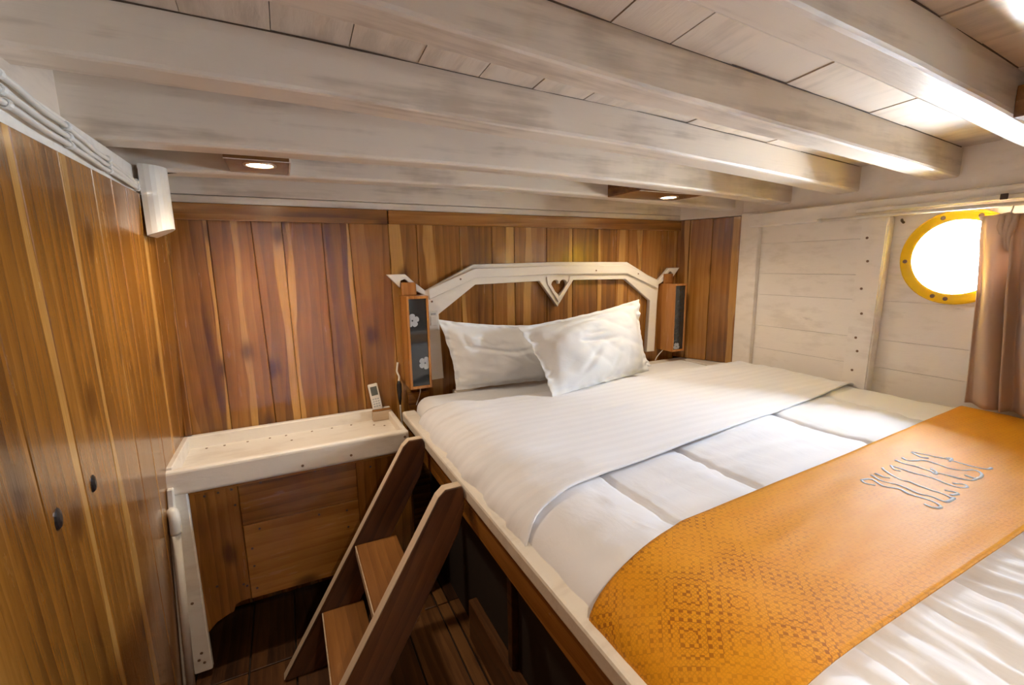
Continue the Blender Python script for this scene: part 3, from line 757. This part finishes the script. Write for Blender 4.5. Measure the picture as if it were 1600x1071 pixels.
fr_o = hpart('frame', outer_loop, [heart(.921, 1.318, .050)], .028, -.0165, M['board'])
# raised moulding along the arch
band = [(.205, 1.335), (.437, 1.425), (HX, 1.431)] ; band_l = [(.205, 1.285), (.440, 1.378), (HX, 1.385)]
bl_ = band + [(2*HX-x, z) for x, z in band[:-1]][::-1] + [(2*HX-x, z) for x, z in band_l[:-1]] + band_l[::-1]
hpart('moulding', bl_, [], .016, -.036, M['board'], .004)
# heart rim
hpart('pendant_moulding', [(.840, 1.374), (.845, 1.335), (.912, 1.238), (1.0, 1.345), (.985, 1.374), (.975, 1.345), (.912, 1.262), (.862, 1.340)], [], .008, -.033, M['board'], .002)
for (x, z) in ((.36, 1.375), (1.45, 1.375), (.22, 1.275), (1.15, 1.40)):
    obj('screw_head', lathe_bm([(.0045, 0), (.0045, .0015), (.002, .002)], 10), M['rust'], hb, (x-HX, -.0445 if z > 1.3 else -.0305, z-.90), (R(90), 0, 0))
sw = tag(empty('light_switch', (.2215, -.031, 1.185)), 'small cream light switch on the left post of the headboard', 'switch')
box('plate', M['plastic'], sw, -.024, .024, -.008, 0, -.045, .045, .003, 2)
box('rocker', M['plastic'], sw, -.015, .015, -.012, -.007, -.022, .022, .002, 2)
box('indicator', M['keys'], sw, -.012, .012, -.0095, -.0075, .028, .036, .001)

# ------------------------------------------------------------------ wall sconces
def sconce(x, z0, z1, label, flowers, block):
    w, d = .098, .098
    s = tag(empty('wall_sconce', (x, 0, z0)), label, 'wall lamp', 'box lamps beside the headboard'); h = z1-z0
    y0 = -.034
    box('side_panel', M['teak_sconce'], s, -w/2, -w/2+.010, y0-d, y0, 0, h, .0015, color=(.5, .5, 0, 1))
    box('side_panel', M['teak_sconce'], s, w/2-.010, w/2, y0-d, y0, 0, h, .0015, color=(.45, .5, 0, 1))
    box('back_panel', M['teak_sconce'], s, -w/2, w/2, y0, -.001, 0, h, .0015, color=(.3, .5, 0, 1))
    box('bottom_panel', M['teak_sconce'], s, -w/2+.010, w/2-.010, y0-d, y0, 0, .012, .0015, color=(.5, .5, 0, 1))
    box('top_panel', M['teak_sconce'], s, -w/2+.010, w/2-.010, y0-d, y0, h-.012, h, .0015, color=(.5, .5, 0, 1))
    g = box('glass', M['glassblk'], s, -w/2+.010, w/2-.010, y0-d+.005, y0-d+.009, .012, h-.012, .0005)
    for (fx, fz, rot, sc) in flowers:
        fl_ = empty('flower'); fl_.parent = s
        pet = []
        bm = bmesh.new()
        for k in range(5):
            a = rot+2*math.pi*k/5
            ring = []
            for i in range(12):
                t = 2*math.pi*i/12; r_ = sc*(.46+.46*math.cos(t)); q = sc*.40*math.sin(t)*(1+.35*math.cos(t))
                px = fx+math.cos(a)*(sc*.10+r_)-math.sin(a)*q; pz = fz+math.sin(a)*(sc*.10+r_)+math.cos(a)*q
                px = max(-w/2+.011, min(w/2-.011, px)); pz = max(.014, min(h-.014, pz))
                ring.append(bm.verts.new((px, 0, pz)))
            bmesh.ops.triangle_fill(bm, use_beauty=True, edges=[bm.edges.new((ring[i], ring[(i+1) % 12])) for i in range(12)])
        bpy.data.objects.remove(fl_)
        f = obj('flower_print', bm, M['flower'], s, (0, y0-d+.0045, 0)); f['label'] = 'pale blossom printed on the dark glass'
    if block: box('upper_block', M['teak_sconce'], s, -w/2+.002, w/2-.03, -.050, -.0325, h, h+.058, .003, color=(.3, .5, 0, 1))
    return s
sconce(.125, .893, 1.310, 'teak box lamp with two pale flowers on dark glass, beside the remote', [(-.026, .310, .3, .030), (.022, .115, 1.2, .029)], True)
sconce(1.702, .907, 1.312, 'teak box lamp with dark glass in the right corner beyond the pillows', [(-.012, .030, .9, .024)], True)
def cord(label, pts, r=.0028, mat='plastic'):
    return tag(obj('power_cord', tube_bm(smoothcurve(pts, 5), r, 6), M[mat], None, smooth=True), label, 'cord')
cord('thin white cord hanging below the left box lamp', [(.135, -.06, .895), (.137, -.055, .86), (.128, -.045, .82), (.12, -.035, .79)], .0025)
cord('thin white cord dropping from the right box lamp', [(1.665, -.05, .909), (1.645, -.045, .89), (1.62, -.045, .868), (1.60, -.05, .848)], .0025)
pl = tag(empty('hanging_plug', (.045, -.032, .80)), 'black plug hanging on a white cord left of the box lamp', 'plug')
obj('plug_body', lathe_bm([(.003, .0), (.008, .03), (.0115, .07), (.0115, .10), (.006, .116)], 12), M['black'], pl, smooth=True)
obj('cord', tube_bm(smoothcurve([(0, 0, .115), (.004, .008, .135), (-.002, .018, .16), (.006, .026, .20)], 4), .005, 6), M['plastic'], pl, smooth=True)
obj('cord', tube_bm(smoothcurve([(0, 0, .002), (.002, .004, -.06), (.010, .010, -.14), (.012, .016, -.22)], 4), .004, 6), M['pvc'], pl, smooth=True)

# ------------------------------------------------------------------ shelf unit
sh = tag(empty('shelf_cabinet', (-.40, -.17, 0)), 'white topped low shelf cabinet with teak front panels', 'cabinet')
def sb(name, mat, x0, x1, y0, y1, z0, z1, bev=.003, seg=1, color=None):
    return box(name, mat, sh, x0+.40, x1+.40, y0+.17, y1+.17, z0, z1, bev, seg, color)
sb('tray', M['white'], -.795, .0, -.330, -.004, .725, .748)
sb('back_lip', M['white'], -.795, .0, -.030, -.004, .745, .797, .003)
sb('side_lip', M['white'], -.812, -.775, -.335, -.028, .745, .800, .003)
sb('side_lip', M['white'], -.016, .004, -.335, -.028, .745, .786, .004)
ap = sb('apron', M['white'], -.806, .006, -.350, -.318, .700, .790, .012, 3)
sb('post', M['white'], -.800, -.744, -.345, -.318, .022, .712, .004)
obj('wall_strip', prism_bm([(-.432, 0), (-.414, 0), (-.376, .735), (-.394, .735)], .03, .003), M['white'], sh, (0, -.195, 0))
for (x, mat) in ((-.02, 'teak_v'),): sb('side_panel', M['teak_v'], -.012, .004, -.32, -.004, .22, .725, .002, color=(.3, .5, 0, 1))
def fpanel(pts, mat, color, y=-.331):
    cx = sum(p[0] for p in pts)/len(pts); cz = sum(p[1] for p in pts)/len(pts)
    o = obj('front_board', prism_bm([(p[0]-cx, p[1]-cz) for p in pts], .016, .0015), M[mat], sh, (cx+.40, y+.17, cz)); o.color = (*color, 1); return o
fpanel([(-.744, .16), (-.715, .19), (-.676, .208), (-.660, .212), (-.652, .236), (-.632, .245), (-.602, .245), (-.602, .699), (-.744, .699)], 'teak_v', (.52, .5, 0))
fpanel([(-.6005, .535), (-.205, .535), (-.205, .703), (-.6005, .703)], 'teak_h', (.52, .5, 0))
fpanel([(-.600, .243), (-.205, .237), (-.205, .5335), (-.600, .5335)], 'teak_h', (.84, .5, 0))
fpanel([(-.2035, .237), (.004, .237), (.004, .703), (-.2035, .703)], 'teak_v', (.46, .5, 0))
sb('batten', M['teak_h'], -.742, .0, -.337, -.331, .690, .7035, .001, color=(.5, .5, 0, 1))
for (x, z) in ((-.70, .675), (-.66, .678), (-.62, .68), (-.615, .62), (-.53, .685), (-.35, .688), (-.24, .69), (-.61, .30), (-.55, .51), (-.35, .51), (-.58, .44), (-.58, .37), (-.58, .28), (-.24, .28), (-.25, .50), (-.25, .43), (-.70, .33), (-.62, .31), (-.15, .66), (-.06, .67)):
    obj('screw_head', lathe_bm([(.0042, 0), (.0042, .0012), (.002, .0015)], 8), M['iron'], sh, (x+.40, -.3315+.17, z), (R(90), 0, 0))
for (x, y) in ((-.72, -.05), (-.66, -.05), (-.58, -.05), (-.50, -.05), (-.44, -.05), (-.34, -.05), (-.26, -.05), (-.18, -.05), (-.09, -.10), (-.05, -.13), (-.42, -.12)):
    obj('screw_head', lathe_bm([(.0045, 0), (.0045, .0012), (.002, .0015)], 8), M['rust'], sh, (x+.40, y+.17, .748))
for (x, z) in ((-.012, .765), (-.22, .73), (-.39, .725), (-.775, .30), (-.77, .10), (-.765, .06), (-.78, .075)):
    obj('screw_head', lathe_bm([(.005, 0), (.005, .0012), (.002, .0015)], 8), M['rust'], sh, (x+.40, (-.350 if z > .5 else -.345)+.17, z), (R(90), 0, 0))
# pvc pipe beside the cabinet post
pv = tag(empty('drain_pipe', (-.806, -.376, 0)), 'thin white plastic pipe rising beside the shelf cabinet post', 'pipe')
obj('tube', tube_bm([(0, 0, 0), (.024, 0, .60)], .0125, 14), M['pvc'], pv, smooth=True)
obj('elbow', tube_bm(smoothcurve([(.0235, 0, .585), (.025, 0, .625), (.024, .004, .645), (.020, .010, .655), (.014, .016, .658)], 4), .0165, 14), M['pvc'], pv, smooth=True)
# remote and its holder
ho = tag(empty('remote_holder', (-.045, -.030, .749)), 'small rough wooden holder at the back corner of the shelf', 'holder')
box('front', M['bare'], ho, -.040, .040, -.030, -.022, 0, .046, .002, color=(.35, .5, 0, 1))
box('side', M['bare'], ho, -.040, -.034, -.022, -.001, 0, .046, .001, color=(.3, .5, 0, 1))
box('side', M['bare'], ho, .034, .040, -.022, -.001, 0, .046, .001, color=(.3, .5, 0, 1))
box('rim', M['teak_h'], ho, -.041, .041, -.031, -.021, .046, .055, .002, color=(.2, .5, 0, 1))
re = tag(empty('remote_control', (-.052, -.0375, .752), (R(-9), R(-7), 0)), 'white air conditioner remote standing in the wooden holder', 'remote')
box('body', M['plastic'], re, -.0215, .0215, -.009, .009, 0, .165, .005, 2)
scn = box('screen', M['lcd'], re, -.0145, .0145, -.0105, -.0085, .112, .152, .001)
for j in range(4):
    for i in range(3):
        box('button', M['keys'], re, -.0155+i*.011, -.0075+i*.011, -.0105, -.0088, .092-j*.011, .0975-j*.011, .0008)

# ------------------------------------------------------------------ ladder
ld = tag(empty('bed_ladder', (-.30, -.685, 0)), 'steep two-step wooden ladder leaning on the bed rail', 'ladder')
prof = [(-.515, .003), (-.052, .785), (-.030, .803), (.020, .803), (.026, .79), (.026, .735), (.005, .66), (-.37, .003)]
TH = math.atan2(.782, .463); ct_, st_ = math.cos(TH), math.sin(TH)
def tilt(pts): return [((x+.30)*ct_+z*st_, -(x+.30)*st_+z*ct_) for x, z in pts]
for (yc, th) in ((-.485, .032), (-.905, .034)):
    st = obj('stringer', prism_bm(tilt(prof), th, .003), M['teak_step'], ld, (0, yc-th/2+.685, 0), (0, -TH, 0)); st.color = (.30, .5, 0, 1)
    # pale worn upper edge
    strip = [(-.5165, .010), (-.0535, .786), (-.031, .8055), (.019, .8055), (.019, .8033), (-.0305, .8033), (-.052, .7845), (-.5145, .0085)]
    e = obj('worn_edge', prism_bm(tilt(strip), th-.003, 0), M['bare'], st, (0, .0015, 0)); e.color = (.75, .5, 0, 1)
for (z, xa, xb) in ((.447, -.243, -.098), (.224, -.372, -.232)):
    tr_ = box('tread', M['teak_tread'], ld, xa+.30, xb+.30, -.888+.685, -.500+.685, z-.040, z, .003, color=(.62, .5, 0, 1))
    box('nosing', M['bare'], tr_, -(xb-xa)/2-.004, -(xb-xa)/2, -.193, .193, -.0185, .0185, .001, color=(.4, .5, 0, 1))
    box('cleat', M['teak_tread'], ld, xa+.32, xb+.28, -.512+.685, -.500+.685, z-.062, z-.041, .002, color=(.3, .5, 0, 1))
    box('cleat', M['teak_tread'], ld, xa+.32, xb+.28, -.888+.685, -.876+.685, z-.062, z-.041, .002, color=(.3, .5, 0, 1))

# ------------------------------------------------------------------ recessed lamps between the beams
def downlight(label, x0, x1, y0, y1, z, lx, ly, watts=4.0, lit=True):
    cx, cy = (x0+x1)/2, (y0+y1)/2
    d = tag(empty('downlight', (cx, cy, z)), label, 'ceiling lamp', 'recessed lamps in teak boxes')
    box('panel', M['teak_h'], d, x0-cx, x1-cx, y0-cy, y1-cy, 0, .012, .0015, color=(.28, .5, 0, 1))
    box('side_panel', M['teak_h'], d, x0-cx, x0-cx+.010, y0-cy, y1-cy, .010, .075, .001, color=(.35, .5, 0, 1))
    box('side_panel', M['teak_h'], d, x1-cx-.010, x1-cx, y0-cy, y1-cy, .010, .075, .001, color=(.35, .5, 0, 1))
    box('edge_strip', M['beam'], d, x0-cx-.001, x1-cx+.004, y0-cy, y0-cy+.006, -.0015, 0, .0005)
    box('edge_strip', M['beam'], d, x1-cx, x1-cx+.005, y0-cy, y1-cy, -.0015, .04, .0005)
    obj('trim_ring', lathe_bm([(.046, 0), (.046, -.002), (.038, -.004), (.036, -.001), (.036, 0)], 32, 'Z', True), M['rim'], d, (lx-cx, ly-cy, 0), smooth=True)
    obj('lens', lathe_bm([(.0355, .0), (.0355, -.0015)], 32), M['lampglow'] if lit else M['plastic'], d, (lx-cx, ly-cy, 0))
    if not lit: return
    ldt = bpy.data.lights.new('lamp_light', 'SPOT'); ldt.energy = watts; ldt.color = (1.0, .85, .66); ldt.shadow_soft_size = .035; ldt.spot_size = R(150); ldt.spot_blend = .8
    lo = bpy.data.objects.new('lamp_light', ldt); lo.location = (lx-cx, ly-cy, -.012); link(lo, d)
downlight('lit recessed lamp in a teak box above the shelf cabinet', -.515, -.345, -.521, -.2965, 1.753, -.425, -.445, 10)
downlight('lit recessed lamp in a teak box above the headboard', 1.02, 1.42, -.521, -.2965, 1.747, 1.300, -.405, 6)
downlight('unlit recessed lamp in a teak box between the beams at upper right', 1.285, 1.46, -1.81, -1.571, 1.785, 1.37, -1.69, 8, False)
downlight('unseen recessed lamp added behind the viewpoint to light shelf front and aisle', -.12, .06, -2.46, -2.221, 1.868, -.03, -2.34, 17)  # added lamp out of view, brightens shelf front, treads and floor

# ------------------------------------------------------------------ small ceiling and wall things on the left
stub = tag(empty('post_stub', (-.743, -.31, 1.543)), 'short rounded white post stub hanging in the far left ceiling corner', 'post stub')
bm = bmesh.new(); rings = []
def stub_ring(z, cut, k_=1.0):
    return [(.060*k_*math.sin(math.pi*k/14), -.062*k_*math.cos(math.pi*k/14), z+(.024*math.sin(math.pi*k/14) if cut else 0)) for k in range(15)]
for zz, cut in ((0, True), (.03, False), (.10, False), (.205, False)): rings.append([bm.verts.new(p) for p in stub_ring(zz, cut)])
n = 15
for a, b_ in zip(rings, rings[1:]):
    for k in range(n): bm.faces.new((a[k], a[(k+1) % n], b_[(k+1) % n], b_[k]))
bm.faces.new(rings[0]); bm.faces.new(rings[-1])
bmesh.ops.recalc_face_normals(bm, faces=bm.faces)
obj('body', bm, M['pvc'], stub)
bm = bmesh.new(); bm.faces.new([bm.verts.new(p) for p in stub_ring(-.0008, True, .97)])
o = obj('cut_end', bm, M['bare'], stub); o.color = (.75, .5, 0, 1); o['label'] = 'bare wood cut end'
obj('nail', tube_bm([(.050, .03, .196), (.085, .028, .202)], .0025, 6), M['iron'], stub)
# cables along the ledge above the left wall
for i, (zn, zf, lab) in enumerate(((1.737, 1.694, 'topmost white cable clipped above the left wall'), (1.714, 1.685, 'middle white cable clipped above the left wall'), (1.694, 1.676, 'lowest white cable clipped just above the left wall planks'))):
    pts = []; y = -.375; xo = -.7485; zo = zn
    while y > -2.9:
        t = max(0., min(1., (-.36-y)/.70)); sag = abs(math.sin((y+.375)*math.pi/.24))
        pts.append((xo+.004*nz(y*7, i*3.)+.003*sag, y, zf+(zn-zf)*t-.006*sag*(1.3-.3*i)+.004*nz(y*11, i*2.))); y -= .02
    c = tag(empty('cable', (xo, -.375, zo)), lab, 'cable', 'cables clipped above the left wall')
    obj('sheath', tube_bm([(p[0]-xo, p[1]+.375, p[2]-zo) for p in pts], .0055, 8), M['pvc'], c, smooth=True)
    for k in range(0, len(pts), 12):
        p = pts[k]
        obj('clip', lathe_bm([(.0062, -.006), (.0085, -.005), (.0085, .005), (.0062, .006)], 10, 'Z', True), M['plastic'], c, (p[0]-xo, p[1]+.375, p[2]-zo), (R(90), 0, 0))

# ------------------------------------------------------------------ curtain and rods
ct = tag(empty('curtain_rod', (1.872, -1.45, 1.62)), 'thin white rod under the hull stringer carrying the curtain', 'curtain rod')
obj('rod', tube_bm([(0, .66, -.002), (0, .3, .0), (0, -.55, -.004)], .0075, 10), M['pvc'], ct, smooth=True)
obj('end_cap', tube_bm([(0, .655, -.002), (0, .672, -.002)], .010, 10), M['plastic'], ct, smooth=True)
tk = tag(empty('curtain_track', (1.884, -1.45, 1.645)), 'white painted curtain track along the hull stringer above the rod', 'curtain track')
o = obj('track', prism_bm([(-.006, -.010), (.010, -.010), (.010, .010), (-.006, .010)], .0, 0) if False else box_bm(-.006, .010, -.60, .52, -.008, .009, .002), M['pvc'], tk)
box('bracket', M['iron'], tk, -.010, -.006, .045, .065, -.008, .012, .001)
cur = tag(empty('curtain', (1.86, -1.56, 1.22)), 'beige pinch pleated curtain hanging beside the porthole', 'curtain')
def cur_pt(s, t):
    """s 0..1 along the width, t 0 top .. 1 bottom"""
    wtop = .40; wbot = .47
    y0 = -1.352-.040*t; y = y0 - s*(wtop+(wbot-wtop)*t)
    y += .018*math.sin(s*26+1.2)*(.5+.5*t)
    amp = .006+.020*max(0, min(1, (t-.06)*2.6))
    pin = sum(math.exp(-((s-c)/.045)**2) for c in (.15, .5, .85))
    x = 1.862 - amp*math.cos(s*2*math.pi*8.5+.6*math.sin(t*3)+1.0) - .016*pin*math.exp(-((t-.10)/.07)**2) + .006*nz(s*6, t*4, 2)
    z = 1.585-.688*t + .006*pin*(1 if t < .12 else 0)
    if s < .05: x += .03*(1-s/.05)*(1 if t > .0 else 0)
    return (x-1.86, y+1.56, z-1.22)
ns, ntt = 180, 40
vv = [cur_pt(i/ns, j/ntt) for j in range(ntt+1) for i in range(ns+1)]
ff = [(j*(ns+1)+i, j*(ns+1)+i+1, (j+1)*(ns+1)+i+1, (j+1)*(ns+1)+i) for j in range(ntt) for i in range(ns)]
me = bpy.data.meshes.new('drape'); me.from_pydata(vv, [], ff); me.update()
o = obj('drape', me, M['curtain'], cur, smooth=True); sd = o.modifiers.new('thickness', 'SOLIDIFY'); sd.thickness = .003
for s in (.15, .5, .85):
    p = cur_pt(s, .02)
    for k in (-1, 0, 1):
        obj('pleat', tube_bm(smoothcurve([(p[0]-.004, p[1]+k*.017, p[2]+.004), (p[0]-.010, p[1]+k*.015, p[2]-.03), (p[0]-.008, p[1]+k*.008, p[2]-.066), (p[0]+.006, p[1]+k*.016, p[2]-.125)], 4), [.010]*4+[.012]*4+[.009]*4+[.002], 8), M['curtain'], cur, smooth=True)
    obj('hook', tube_bm(smoothcurve([(p[0]+.002, p[1], p[2]+.006), (p[0]-.004, p[1]-.004, p[2]+.022), (p[0]+.008, p[1]-.002, p[2]+.036), (p[0]+.016, p[1]+.004, p[2]+.030)], 4), .0022, 6), M['chrome'], cur, smooth=True)
